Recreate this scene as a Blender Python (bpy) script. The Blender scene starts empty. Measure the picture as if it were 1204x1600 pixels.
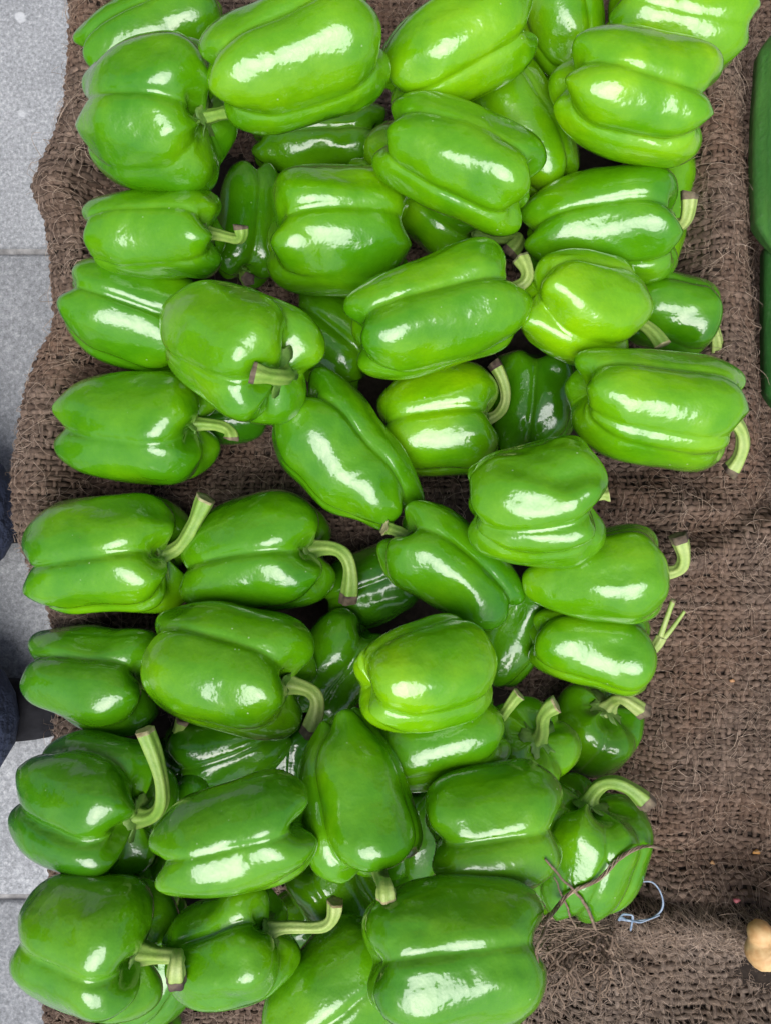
import bpy, math, random
import numpy as np
from mathutils import Vector, Matrix

# ------------------------------------------------------------------ camera, sky, sun, exposure
SC = bpy.context.scene
COL = SC.collection
R = math.radians
CAM_Z, FOV = 0.632, 60.0
KPX = math.tan(R(FOV / 2)) / 800.0          # tangent per pixel of a 1204 x 1600 frame
Z_REF = 0.05
S = KPX * (CAM_Z - Z_REF)                   # metres per pixel on the reference plane

cam_d = bpy.data.cameras.new('camera')
cam = bpy.data.objects.new('camera', cam_d)
COL.objects.link(cam)
cam.location = (0, 0, CAM_Z)
cam_d.sensor_fit = 'VERTICAL'
cam_d.angle_y = R(FOV)
cam_d.clip_start = 0.01
cam_d.clip_end = 300
SC.camera = cam

SUN_AZ_VEC = Vector((-0.04, -0.42, 0.90)).normalized()      # towards the sun
el = math.asin(SUN_AZ_VEC.z)
az = math.atan2(SUN_AZ_VEC.x, SUN_AZ_VEC.y)
world = bpy.data.worlds.new('World')
SC.world = world
world.use_nodes = True
wn = world.node_tree.nodes
sky = wn.new('ShaderNodeTexSky')
sky.sky_type = 'NISHITA'
sky.sun_disc = False
sky.sun_elevation = el
sky.sun_rotation = az
sky.air_density = 1.0
sky.dust_density = 4.0
sky.ozone_density = 1.0
wn['Background'].inputs['Strength'].default_value = 0.055
world.node_tree.links.new(sky.outputs['Color'], wn['Background'].inputs['Color'])

sun_d = bpy.data.lights.new('sun', 'SUN')
sun_d.energy = 1.5
sun_d.angle = R(47)
sun_d.color = (0.965, 0.985, 1.0)
sun = bpy.data.objects.new('sun', sun_d)
COL.objects.link(sun)
sun.rotation_euler = SUN_AZ_VEC.to_track_quat('Z', 'Y').to_euler()

SC.view_settings.view_transform = 'Standard'
SC.view_settings.look = 'None'
SC.view_settings.gamma = 1
SC.view_settings.use_curve_mapping = False
SC.view_settings.exposure = 1.22
SC.cycles.use_denoising = True
SC.cycles.max_bounces = 5

rng = np.random.default_rng(11)
random.seed(4)


# ------------------------------------------------------------------ helpers
def P(px, py, z):
    d = KPX * (CAM_Z - z)
    return np.array([(px - 602) * d, (800 - py) * d, z])


def mesh_np(name, V, quads=None, tris=None, smooth=True, tone=None):
    me = bpy.data.meshes.new(name)
    V = np.ascontiguousarray(V, dtype=np.float32)
    me.vertices.add(len(V))
    me.vertices.foreach_set('co', V.ravel())
    parts, starts, tot, off = [], [], [], 0
    if quads is not None and len(quads):
        q = np.asarray(quads, dtype=np.int32)
        parts.append(q.ravel()); starts.append(off + 4 * np.arange(len(q))); tot.append(np.full(len(q), 4)); off += q.size
    if tris is not None and len(tris):
        t = np.asarray(tris, dtype=np.int32)
        parts.append(t.ravel()); starts.append(off + 3 * np.arange(len(t))); tot.append(np.full(len(t), 3)); off += t.size
    idx = np.concatenate(parts).astype(np.int32)
    st = np.concatenate(starts).astype(np.int32)
    me.loops.add(len(idx))
    me.loops.foreach_set('vertex_index', idx)
    me.polygons.add(len(st))
    me.polygons.foreach_set('loop_start', st)
    if tone is not None:
        a = me.attributes.new('tone', 'FLOAT', 'POINT')
        a.data.foreach_set('value', np.ascontiguousarray(tone, dtype=np.float32))
    me.update(calc_edges=True)
    me.validate()
    if smooth:
        me.polygons.foreach_set('use_smooth', np.ones(len(me.polygons), dtype=bool))
    return me


def add(name, me, mat=None, parent=None, loc=(0, 0, 0)):
    o = bpy.data.objects.new(name, me)
    COL.objects.link(o)
    o.location = loc
    if mat is not None and me is not None:
        me.materials.append(mat)
    if parent is not None:
        o.parent = parent
    return o


def tag(o, label=None, cat=None, group=None, kind=None):
    if label: o['label'] = label
    if cat: o['category'] = cat
    if group: o['group'] = group
    if kind: o['kind'] = kind
    return o


def tube_rings(C, rad, sides=8, ridges=0, ridge_amp=0.0, up=None, flat=1.0):
    """rings of a tube along points C, radius per point; returns (V, quads)"""
    C = np.asarray(C, float); n = len(C)
    T = np.gradient(C, axis=0)
    T /= np.linalg.norm(T, axis=1)[:, None] + 1e-12
    a = np.array([0, 0, 1.0]) if up is None else np.asarray(up, float)
    if abs(np.dot(a, T[0])) > 0.9: a = np.array([1.0, 0, 0])
    N = np.zeros_like(C)
    v = a - T[0] * np.dot(a, T[0]); v /= np.linalg.norm(v)
    for i in range(n):
        v = v - T[i] * np.dot(v, T[i]); v /= np.linalg.norm(v) + 1e-12
        N[i] = v
    B = np.cross(T, N)
    th = np.linspace(0, 2 * math.pi, sides, endpoint=False)
    rr = 1 + ridge_amp * np.cos(ridges * th)
    rad = np.asarray(rad, float) * np.ones(n)
    V = C[:, None, :] + rad[:, None, None] * (N[:, None, :] * (np.cos(th) * rr)[None, :, None] * flat + B[:, None, :] * (np.sin(th) * rr)[None, :, None])
    V = V.reshape(-1, 3)
    i = np.arange(n - 1)[:, None] * sides; k = np.arange(sides)[None, :]; k2 = (k + 1) % sides
    q = np.stack([i + k, i + k2, i + sides + k2, i + sides + k], -1).reshape(-1, 4)
    return V, q


def bez(p0, p1, p2, p3, n):
    t = np.linspace(0, 1, n)[:, None]
    return (1 - t) ** 3 * p0 + 3 * (1 - t) ** 2 * t * p1 + 3 * (1 - t) * t * t * p2 + t ** 3 * p3


def sm(x, a, b):
    t = np.clip((x - a) / (b - a), 0, 1)
    return t * t * (3 - 2 * t)


class Noise3:
    """smooth noise as a sum of random sines"""
    def __init__(self, rg, n=10, f0=1.0):
        self.k = rg.normal(size=(n, 3)) * f0
        self.p = rg.uniform(0, 6.28, n)
        self.n = n

    def __call__(self, X):
        return np.sin(X @ self.k.T + self.p).sum(-1) / math.sqrt(self.n)


# ------------------------------------------------------------------ materials
def new_mat(name):
    m = bpy.data.materials.new(name)
    m.use_nodes = True
    nt = m.node_tree
    return m, nt, nt.nodes['Principled BSDF']


def nd(nt, typ, **kw):
    n = nt.nodes.new(typ)
    for k, v in kw.items():
        if k in n.inputs:
            n.inputs[k].default_value = v
        else:
            setattr(n, k, v)
    return n


def ramp(nt, fac, stops):
    r = nt.nodes.new('ShaderNodeValToRGB')
    while len(r.color_ramp.elements) > len(stops): r.color_ramp.elements.remove(r.color_ramp.elements[-1])
    while len(r.color_ramp.elements) < len(stops): r.color_ramp.elements.new(0.5)
    for e, (p, c) in zip(r.color_ramp.elements, stops):
        e.position = p
        e.color = (c[0], c[1], c[2], 1) if not isinstance(c, (int, float)) else (c, c, c, 1)
    nt.links.new(fac, r.inputs['Fac'])
    return r.outputs['Color']


def mixc(nt, fac, a, b, blend='MIX'):
    m = nt.nodes.new('ShaderNodeMix')
    m.data_type = 'RGBA'
    m.blend_type = blend
    for sock, v in ((m.inputs[0], fac), (m.inputs[6], a), (m.inputs[7], b)):
        if isinstance(v, (int, float)): sock.default_value = v
        elif isinstance(v, tuple): sock.default_value = (*v, 1) if len(v) == 3 else v
        else: nt.links.new(v, sock)
    return m.outputs[2]


def math_n(nt, op, a, b=None, c=None):
    m = nt.nodes.new('ShaderNodeMath'); m.operation = op
    for i, v in enumerate((a, b, c)):
        if v is None: continue
        if isinstance(v, (int, float)): m.inputs[i].default_value = v
        else: nt.links.new(v, m.inputs[i])
    return m.outputs[0]


def noise(nt, vec, scale, detail=3.0, rough=0.55, dist=0.0):
    n = nd(nt, 'ShaderNodeTexNoise', Scale=scale, Detail=detail, Roughness=rough, Distortion=dist)
    nt.links.new(vec, n.inputs['Vector'])
    return n.outputs['Fac']


def mat_pepper():
    m, nt, bs = new_mat('green_pepper_skin')
    tc = nd(nt, 'ShaderNodeTexCoord')
    oi = nd(nt, 'ShaderNodeObjectInfo')
    # every pepper reads another part of the noise field
    off = nt.nodes.new('ShaderNodeVectorMath'); off.operation = 'ADD'
    comb = nd(nt, 'ShaderNodeCombineXYZ')
    nt.links.new(math_n(nt, 'MULTIPLY', oi.outputs['Random'], 37.0), comb.inputs[0])
    nt.links.new(math_n(nt, 'MULTIPLY', oi.outputs['Random'], 91.0), comb.inputs[1])
    nt.links.new(tc.outputs['Object'], off.inputs[0]); nt.links.new(comb.outputs[0], off.inputs[1])
    v = off.outputs[0]
    base = oi.outputs['Color']
    big = noise(nt, v, 26, 3, 0.5)
    c = mixc(nt, ramp(nt, big, [(0.44, 0.0), (0.70, 0.75)]), base, mixc(nt, 1.0, base, (1.75, 1.32, 0.9), 'MULTIPLY'))
    dark = noise(nt, v, 19, 3, 0.5, 0.4)
    c = mixc(nt, ramp(nt, dark, [(0.48, 0.0), (0.68, 0.75)]), c, mixc(nt, 1.0, base, (0.42, 0.68, 0.9), 'MULTIPLY'))
    # the skin goes paler and yellower in the furrows between the lobes
    at = nd(nt, 'ShaderNodeAttribute', attribute_name='tone')
    c = mixc(nt, math_n(nt, 'MULTIPLY', at.outputs['Fac'], 0.22), c, (0.15, 0.33, 0.03))
    # fine cell mottling and pale specks
    mot = noise(nt, v, 420, 2, 0.6)
    c = mixc(nt, ramp(nt, mot, [(0.42, 0.0), (0.7, 0.20)]), c, mixc(nt, 1.0, c, (1.5, 1.25, 1.2), 'MULTIPLY'))
    vo = nd(nt, 'ShaderNodeTexVoronoi', Scale=120.0, Randomness=1.0); nt.links.new(v, vo.inputs['Vector'])
    spk = math_n(nt, 'MULTIPLY', ramp(nt, vo.outputs['Distance'], [(0.03, 1.0), (0.08, 0.0)]),
                 ramp(nt, noise(nt, v, 34, 2), [(0.53, 0.0), (0.66, 0.7)]))
    c = mixc(nt, spk, c, (0.62, 0.70, 0.45))
    # small brown scars
    sc2 = noise(nt, v, 75, 4, 0.7, 1.2)
    c = mixc(nt, ramp(nt, sc2, [(0.735, 0.0), (0.765, 0.55)]), c, (0.17, 0.15, 0.05))
    nt.links.new(c, bs.inputs['Base Color'])
    rg = noise(nt, v, 60, 3, 0.6)
    rr = nd(nt, 'ShaderNodeMapRange'); rr.inputs['To Min'].default_value = 0.09; rr.inputs['To Max'].default_value = 0.34
    nt.links.new(rg, rr.inputs['Value']); nt.links.new(rr.outputs[0], bs.inputs['Roughness'])
    bs.inputs['IOR'].default_value = 1.5
    bs.inputs['Specular IOR Level'].default_value = 0.42
    bs.inputs['Coat Weight'].default_value = 0.7
    bs.inputs['Coat Roughness'].default_value = 0.085
    bs.inputs['Coat IOR'].default_value = 1.52
    # shallow dents, and fine wrinkles that run in the skin
    hb = math_n(nt, 'ADD', noise(nt, v, 48, 1.5, 0.5, 0.3), math_n(nt, 'MULTIPLY', noise(nt, v, 170, 2, 0.55), 0.22))
    b = nd(nt, 'ShaderNodeBump', Strength=0.62, Distance=0.0028)
    nt.links.new(hb, b.inputs['Height'])
    nt.links.new(b.outputs[0], bs.inputs['Normal'])
    nt.links.new(b.outputs[0], bs.inputs['Coat Normal'])
    return m


def mat_stem(name, a, b_, rough=0.5, sc=250):
    m, nt, bs = new_mat(name)
    tc = nd(nt, 'ShaderNodeTexCoord')
    n1 = noise(nt, tc.outputs['Object'], 90, 3)
    n2 = noise(nt, tc.outputs['Object'], sc * 3, 3)
    c = mixc(nt, ramp(nt, n1, [(0.35, 0.0), (0.7, 1.0)]), a, b_)
    c = mixc(nt, ramp(nt, n2, [(0.4, 0.0), (0.8, 0.35)]), c, tuple(x * 0.55 for x in a))
    at = nd(nt, 'ShaderNodeAttribute', attribute_name='tone')
    c = mixc(nt, math_n(nt, 'MULTIPLY', at.outputs['Fac'], 0.55), c, (0.085, 0.20, 0.022))
    nt.links.new(c, bs.inputs['Base Color'])
    bs.inputs['Roughness'].default_value = rough
    bp = nd(nt, 'ShaderNodeBump', Strength=0.5, Distance=0.0006)
    nt.links.new(n2, bp.inputs['Height']); nt.links.new(bp.outputs[0], bs.inputs['Normal'])
    return m


def mat_jute(name, a, b_, c_):
    m, nt, bs = new_mat(name)
    tc = nd(nt, 'ShaderNodeTexCoord')
    at = nd(nt, 'ShaderNodeAttribute', attribute_name='tone')
    n0 = noise(nt, tc.outputs['Object'], 14, 3)
    n1 = noise(nt, tc.outputs['Object'], 260, 3, 0.6)
    n2 = noise(nt, tc.outputs['Object'], 1500, 2, 0.7)
    c = mixc(nt, at.outputs['Fac'], a, b_)
    c = mixc(nt, ramp(nt, n0, [(0.45, 0.0), (0.72, 0.55)]), c, c_)
    c = mixc(nt, ramp(nt, n1, [(0.35, 0.75), (0.65, 0.0)]), c, mixc(nt, 1.0, c, (0.45, 0.44, 0.46), 'MULTIPLY'))
    c = mixc(nt, ramp(nt, n2, [(0.45, 0.0), (0.75, 0.5)]), c, mixc(nt, 1.0, c, (1.9, 1.8, 1.65), 'MULTIPLY'))
    nt.links.new(c, bs.inputs['Base Color'])
    bs.inputs['Roughness'].default_value = 0.9
    bs.inputs['Specular IOR Level'].default_value = 0.2
    bp = nd(nt, 'ShaderNodeBump', Strength=0.9, Distance=0.0007)
    nt.links.new(n2, bp.inputs['Height']); nt.links.new(bp.outputs[0], bs.inputs['Normal'])
    return m


def mat_simple(name, a, b_, scale, rough=0.6, bump=0.0, bdist=0.001, spec=0.5, detail=4):
    m, nt, bs = new_mat(name)
    tc = nd(nt, 'ShaderNodeTexCoord')
    n1 = noise(nt, tc.outputs['Object'], scale, detail)
    nt.links.new(mixc(nt, ramp(nt, n1, [(0.35, 0.0), (0.68, 1.0)]), a, b_), bs.inputs['Base Color'])
    bs.inputs['Roughness'].default_value = rough
    bs.inputs['Specular IOR Level'].default_value = spec
    if bump:
        bp = nd(nt, 'ShaderNodeBump', Strength=bump, Distance=bdist)
        nt.links.new(noise(nt, tc.outputs['Object'], scale * 4, 4), bp.inputs['Height']); nt.links.new(bp.outputs[0], bs.inputs['Normal'])
    return m


def mat_concrete(name, a, b_):
    m, nt, bs = new_mat(name)
    ge = nd(nt, 'ShaderNodeNewGeometry')
    v = ge.outputs['Position']
    n1 = noise(nt, v, 14, 6, 0.65)
    n2 = noise(nt, v, 240, 5, 0.75)
    c = mixc(nt, ramp(nt, n1, [(0.3, 0.0), (0.7, 1.0)]), a, b_)
    c = mixc(nt, ramp(nt, n2, [(0.36, 0.75), (0.52, 0.0)]), c, tuple(x * 0.55 for x in a))
    c = mixc(nt, ramp(nt, n2, [(0.54, 0.0), (0.68, 0.55)]), c, (0.62, 0.62, 0.62))
    vo = nd(nt, 'ShaderNodeTexVoronoi', Scale=24.0); nt.links.new(v, vo.inputs['Vector'])
    n3 = noise(nt, v, 40, 2)
    d = math_n(nt, 'ADD', vo.outputs['Distance'], math_n(nt, 'MULTIPLY', n3, 0.45))
    c = mixc(nt, math_n(nt, 'MULTIPLY', ramp(nt, d, [(0.30, 1.0), (0.35, 0.0)]), ramp(nt, noise(nt, v, 11, 1), [(0.47, 0.0), (0.64, 0.6)])), c, (0.60, 0.61, 0.62))
    nt.links.new(c, bs.inputs['Base Color'])
    bs.inputs['Roughness'].default_value = 0.9
    bp = nd(nt, 'ShaderNodeBump', Strength=0.5, Distance=0.002)
    nt.links.new(n2, bp.inputs['Height']); nt.links.new(bp.outputs[0], bs.inputs['Normal'])
    return m


M = {}
M['pepper'] = mat_pepper()
M['stem'] = mat_stem('pepper_stem', (0.19, 0.35, 0.045), (0.32, 0.45, 0.10))
M['stem_pale'] = mat_stem('pepper_stem_pale', (0.31, 0.44, 0.09), (0.45, 0.53, 0.18))
M['stem_dark'] = mat_stem('pepper_stem_dark', (0.14, 0.27, 0.045), (0.24, 0.36, 0.08))
M['calyx'] = mat_stem('pepper_calyx', (0.10, 0.23, 0.03), (0.20, 0.32, 0.07))
M['cut_pale'] = mat_stem('stem_cut_pale', (0.50, 0.48, 0.24), (0.30, 0.22, 0.10), 0.7)
M['cut_dark'] = mat_stem('stem_cut_dark', (0.06, 0.035, 0.03), (0.25, 0.20, 0.12), 0.8)
M['jute'] = mat_jute('burlap_thread', (0.100, 0.069, 0.051), (0.230, 0.166, 0.126), (0.17, 0.096, 0.060))
M['jute2'] = mat_jute('burlap_thread_grey', (0.130, 0.098, 0.075), (0.27, 0.21, 0.165), (0.18, 0.12, 0.08))
M['fibre'] = mat_jute('burlap_fibre', (0.30, 0.22, 0.16), (0.66, 0.52, 0.41), (0.36, 0.24, 0.16))
M['jute_base'] = mat_jute('burlap_backing', (0.035, 0.026, 0.02), (0.05, 0.037, 0.03), (0.04, 0.03, 0.024))
M['slab'] = mat_concrete('paving_concrete', (0.25, 0.258, 0.266), (0.34, 0.348, 0.358))
M['joint'] = mat_simple('ground_earth', (0.16, 0.155, 0.15), (0.34, 0.33, 0.32), 60, 0.95, 0.5, 0.004)

# ------------------------------------------------------------------ the setting: ground and paving slabs
GZ = -0.42
gv = np.array([[-60, -60, GZ - 0.007], [60, -60, GZ - 0.007], [60, 60, GZ - 0.007], [-60, 60, GZ - 0.007]], float)
tag(add('ground', mesh_np('ground', gv, [[0, 1, 2, 3]], smooth=False), M['joint']), kind='structure')
pave = add('pavement', None); tag(pave, kind='structure')


def slab_mesh(w, h, d=0.05, b=0.006):
    ring = lambda i, z: [(-w / 2 + i, -h / 2 + i, z), (w / 2 - i, -h / 2 + i, z), (w / 2 - i, h / 2 - i, z), (-w / 2 + i, h / 2 - i, z)]
    V = ring(0, -d) + ring(0, -b) + ring(b, 0)
    Q = []
    for lv in (0, 4):
        for k in range(4): Q.append((lv + k, lv + (k + 1) % 4, lv + 4 + (k + 1) % 4, lv + 4 + k))
    Q.append((8, 9, 10, 11))
    return mesh_np('paving_slab', np.array(V), Q, smooth=False)


y_hi = P(0, 392, GZ)[1]; y_lo = P(0, 1404, GZ)[1]
pitch = y_hi - y_lo
sme = slab_mesh(0.90, pitch - 0.008, b=0.004)
sme.materials.append(M['slab'])
for j in range(-3, 4):
    for i in range(-4, 4):
        o = add('paving_slab', sme, None, pave, ((i + 0.5) * 0.912 - 0.02 + (0.4 if j % 2 else 0), y_lo + pitch * (j + 0.5), GZ + rng.uniform(-0.0015, 0.0015)))

# ------------------------------------------------------------------ the burlap as a height field (pixel-sized plan coordinates)
RIM_Y = np.array([-400, -100, 0, 150, 210, 245, 280, 300, 335, 400, 490, 515, 540, 590, 680, 750, 800, 850, 900, 960, 1050, 1150, 1340, 1500, 1600, 2000], float)
RIM_X = np.array([104, 104, 99, 92, 72, 55, 43, 48, 62, 68, 76, 72, 55, 35, 16, 4, 8, 18, 38, 62, 70, 58, 50, 46, 42, 40], float)
RR_Y = np.array([-400, 0, 100, 200, 380, 500, 600, 680, 740, 800, 2000], float)
RR_X = np.array([1175, 1170, 1166, 1172, 1176, 1190, 1194, 1204, 1216, 1226, 1226], float)
wn1 = Noise3(rng, 9, 0.012); wn2 = Noise3(rng, 9, 0.03)


def n2d(f, X, Y):
    return f(np.stack([X, Y, 0 * X], -1))


def g(x, s): return np.exp(-(x / s) ** 2)


def hz(X, Y):
    X = np.asarray(X, float); Y = np.asarray(Y, float)
    xr = np.interp(Y, RIM_Y, RIM_X)
    z = 0.0 * X
    rim_h = 0.050 - 0.018 * sm(Y, 880, 1150)
    d = X - xr
    z = z + rim_h * np.where(d < 45, 1.0, g(d - 45, 62)) - np.where(d < 45, ((45 - np.maximum(d, 0)) / 45) ** 2 * 0.013, 0)
    # right-hand ridge between the two compartments
    rx = np.interp(Y, RR_Y, RR_X)
    up = 1 - sm(Y, 640, 900)
    dr = X - (rx - 48)
    z = z + up * 0.050 * np.where(dr < 0, g(dr, 60), np.where(dr < 48, 1 - (np.clip(dr, 0, 48) / 48) ** 2 * 0.3, 0.7 - 1.5 * sm(dr, 48, 90)))
    # lower right plateau
    lo = sm(Y, 660, 880)
    z = z + lo * (0.030 * sm(X, 930, 1090) + 0.012 * sm(X, 1080, 1300))
    z = z - lo * 0.014 * g(X - 1175, 70) * g(Y - 1330, 110)
    # cross fold between the two heaps and the folds it makes at the right
    fold = 0.026 * g(Y - (775 - 0.02 * (X - 602)), 46) * sm(X, 120, 220) * (1 - sm(X, 860, 1000))
    z = z + fold
    z = z + 0.017 * g(Y - (768 + 0.20 * (X - 980)), 27) * sm(X, 930, 990) * (1 - 0.6 * sm(X, 1090, 1180))
    z = z - 0.024 * np.exp(-((X - 1030) / 40) ** 2 - ((Y - 828) / 15) ** 2)
    z = z + 0.014 * g(Y - (900 - 0.45 * (X - 1040)), 24) * sm(X, 1010, 1070)
    z = z - 0.006 * g(Y - (860 - 0.45 * (X - 1040)), 16) * sm(X, 1060, 1110)
    z = z + 0.010 * g((X - 1062) - 0.35 * (Y - 740), 24) * g(Y - 742, 46)
    z = z + 0.014 * sm(Y, 1340, 1430) * sm(X, 800, 920)
    # lumps of slack cloth
    z = z + 0.0030 * n2d(wn1, X, Y) + 0.0014 * n2d(wn2, X, Y)
    return z


def sheet1(U, Vv):
    """cloth coordinates in pixels -> world; U < 0 hangs down outside the left rim"""
    U = np.asarray(U, float); Vv = np.asarray(Vv, float)
    xr = np.interp(Vv, RIM_Y, RIM_X)
    X = np.where(U < 0, xr + 10 * (1 - np.exp(U / 30)), xr + U * (1320 - xr) / 1290.0)
    z = hz(np.maximum(X, xr), Vv)
    drop = np.where(U < 0, U * S * 1.0, 0)
    rr = np.clip((-U) / 14, 0, 1)
    z = z + drop
    x = (X - 602) * S; y = (800 - Vv) * S
    return np.stack([x, y, z], -1)


def sheet2(U, Vv):
    """the second sack in the lower right corner, weave turned a little"""
    U = np.asarray(U, float); Vv = np.asarray(Vv, float)
    a = R(-7 + 0) ; 
    X = 835 + U * math.cos(a) - Vv * math.sin(a) * 0.5
    Y = 1418 + Vv * math.cos(a) + U * math.sin(a) * 0.35 + 26 * sm(U, 0, 500)
    roll = 0.012 * g(Vv - 30, 26)
    z = 0.045 + roll + 0.012 * sm(Vv, 60, 200) * sm(U, 0, 220) - 0.05 * (1 - sm(Vv, -20, 18)) - 0.034 * (1 - sm(U, -30, 100)) * sm(Vv, 30, 90)
    z = z + 0.0022 * n2d(wn1, X + 500, Y) + 0.0010 * n2d(wn2, X, Y + 300) + 0.004 * np.sin(Y * 0.035 + X * 0.012) * sm(Vv, 50, 120)
    return np.stack([(X - 602) * S, (800 - Y) * S, z], -1)


# ------------------------------------------------------------------ height grid for settling the peppers
GS = 0.0022
GX0, GY0, GNX, GNY = -0.36, -0.46, 330, 420
gx = GX0 + (np.arange(GNX) + 0.5) * GS; gy = GY0 + (np.arange(GNY) + 0.5) * GS
GXX, GYY = np.meshgrid(gx, gy, indexing='ij')
HG = hz(GXX / S + 602, 800 - GYY / S)
HG = np.where(GXX / S + 602 < np.interp(800 - GYY / S, RIM_Y, RIM_X), -0.1, HG)
COVER = np.zeros_like(HG, dtype=bool)


def bins(V):
    i = np.clip(((V[:, 0] - GX0) / GS).astype(int), 0, GNX - 1)
    j = np.clip(((V[:, 1] - GY0) / GS).astype(int), 0, GNY - 1)
    return i, j


# ------------------------------------------------------------------ bell peppers
NTH, NAL = 120, 60


def pepper_shape(L, W, creases, taper, seed, lob=1.0, blocky=0.42, flat=1.0, bump=1.0):
    """unit-frame body: x' = side, y' = up, z' = axis from blossom end to stem end (centred)"""
    rg = np.random.default_rng(seed)
    th = np.linspace(-math.pi, math.pi, NTH, endpoint=False)
    cr = np.sort(((np.array(creases, float) + 180) % 360) - 180) * math.pi / 180
    n = len(cr)
    amp = rg.uniform(0.55, 1.05, n) * lob
    amp[np.argmin(np.abs(cr))] = 1.05 * lob          # the furrow that faces up shows best
    lobe_r = rg.uniform(-0.07, 0.08, n); lobe_top = rg.uniform(-0.09, 0.07, n); lobe_bot = rg.uniform(-0.07, 0.07, n)
    al = np.linspace(-math.pi / 2, math.pi / 2, NAL)
    t = np.sin(al)                      # -1 blossom .. 1 stem
    # which lobe, distance to creases
    fold_ = np.zeros((NAL, NTH)); narrow = np.zeros((NAL, NTH)); wide = np.zeros((NAL, NTH)); lr = np.zeros(NTH); lt = np.zeros(NTH); lb = np.zeros(NTH)
    wob = rg.uniform(-0.16, 0.16, n); wph = rg.uniform(0, 6.28, n)
    for k in range(n):
        c0 = cr[k]; c1 = cr[(k + 1) % n] + (2 * math.pi if k == n - 1 else 0)
        wd = c1 - c0
        ph = ((th - c0) % (2 * math.pi)) / wd
        inn = ph < 1
        w = np.where(inn, np.sin(np.clip(ph, 0, 1) * math.pi) ** 0.7, 0)
        lr += lobe_r[k] * w; lt += lobe_top[k] * w; lb += lobe_bot[k] * w
        cc = c0 + wob[k] * np.sin(t * 1.8 + wph[k])                 # creases wander along the fruit
        dd = (th[None, :] - cc[:, None] + math.pi) % (2 * math.pi) - math.pi
        fade = 0.80 + 0.20 * np.sin(t * rg.uniform(1.5, 3.5) + rg.uniform(0, 6.28))
        narrow = np.maximum(narrow, (amp[k] * fade)[:, None] * np.exp(-np.abs(dd / 0.095) ** 1.2))
        fold_ = np.maximum(fold_, (amp[k] * fade)[:, None] * np.exp(-np.abs(dd / 0.065)))
        wide = np.maximum(wide, amp[k] * np.exp(-(dd / 0.42) ** 2))
    ca = np.cos(al)
    r0 = ca ** blocky
    z0 = np.sign(t) * np.abs(t) ** 0.66
    sh_top = sm(t, 0.1, 0.95); sh_bot = sm(-t, 0.2, 0.95)
    mid = 0.55 + 0.25 * math.sin(rg.uniform(0, 6.28))
    dn = (0.054 + 0.085 * sh_top + 0.070 * sh_bot) * mid / 0.55
    dw = 0.038 + 0.115 * sh_top + 0.085 * sh_bot
    prof = taper + (1 - taper) * sm(t, -1.0, 0.45) - 0.05 * sm(t, 0.55, 1.0)
    waist = 1 - rg.uniform(0.0, 0.06) * np.exp(-((t - rg.uniform(-0.2, 0.2)) / 0.35) ** 2)
    rr = r0[:, None] * prof[:, None] * waist[:, None] * (1 - dn[:, None] * narrow - 0.040 * fold_ - dw[:, None] * wide + lr[None, :])
    zz = z0[:, None] * np.ones(NTH)[None, :]
    # lobed ends: creases dip, the middle is recessed
    rho = r0[:, None]
    endm = np.exp(-((rho - 0.55) / 0.36) ** 2)
    zz = zz - sh_top[:, None] * (0.22 * wide * endm + 0.27 * np.exp(-(rho / 0.36) ** 2) - lt[None, :] * endm)
    zz = zz + sh_bot[:, None] * (0.13 * wide * endm + 0.22 * np.exp(-(rho / 0.34) ** 2) + lb[None, :] * endm)
    X = rr * np.sin(th)[None, :] * W / 2
    Y = rr * np.cos(th)[None, :] * W / 2 * flat
    Z = zz * L / 2
    # bend
    bx, by = rg.uniform(-0.06, 0.06, 2)
    X = X + bx * W * (z0[:, None] ** 2 - 0.4); Y = Y + by * 0.6 * W * (z0[:, None] ** 2 - 0.4)
    V = np.stack([X, Y, Z], -1).reshape(-1, 3)
    u = V / W
    rd = V * np.array([1, 1, 0.35]); rd /= np.linalg.norm(rd, axis=1)[:, None] + 1e-9
    dsp = Noise3(rg, 8, 4.2)(u) * 0.0155 + Noise3(rg, 10, 9.0)(u * np.array([1, 1, 0.6])) * 0.0085 + Noise3(rg, 12, 17.0)(u * np.array([1, 1, 0.5])) * 0.0022
    for _ in range(rg.integers(2, 6)):                       # dents, long and round
        pv = V[rg.integers(NTH * 8, len(V) - NTH * 8)] / W
        dv = (u - pv) * np.array([1, 1, rg.uniform(0.35, 1.0)])
        dsp = dsp - rg.uniform(0.012, 0.045) * np.exp(-(dv ** 2).sum(-1) / rg.uniform(0.10, 0.22) ** 2)
    V = V + rd * (dsp * W * bump)[:, None]
    # merge poles
    i = np.arange(NAL - 1)[:, None] * NTH; k = np.arange(NTH)[None, :]; k2 = (k + 1) % NTH
    q = np.stack([i + k, i + NTH + k, i + NTH + k2, i + k2], -1).reshape(-1, 4)
    tone = np.clip(narrow * (0.25 + 0.5 * (sh_top + sh_bot))[:, None], 0, 1).reshape(-1)
    tone = np.clip(tone + 0.5 * (sh_top[:, None] * np.exp(-(rho / 0.35) ** 2) * np.ones(NTH)[None, :]).reshape(-1), 0, 1)
    return V, q, tone, V[-NTH:].mean(0)


def frame(ang, tilt):
    a = np.array([math.cos(R(ang)) * math.cos(R(tilt)), math.sin(R(ang)) * math.cos(R(tilt)), math.sin(R(tilt))])
    up = np.array([0, 0, 1.0])
    if abs(tilt) > 80: up = np.array([-math.cos(R(ang)), -math.sin(R(ang)), 0.01])
    b = up - a * np.dot(up, a); b /= np.linalg.norm(b)
    c = np.cross(a, b)
    return np.stack([c, b, a], 1)          # columns: side, up, axis


G_TOP = 'bell peppers heaped in the upper compartment'
G_LOW = 'bell peppers heaped in the lower compartment'


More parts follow.
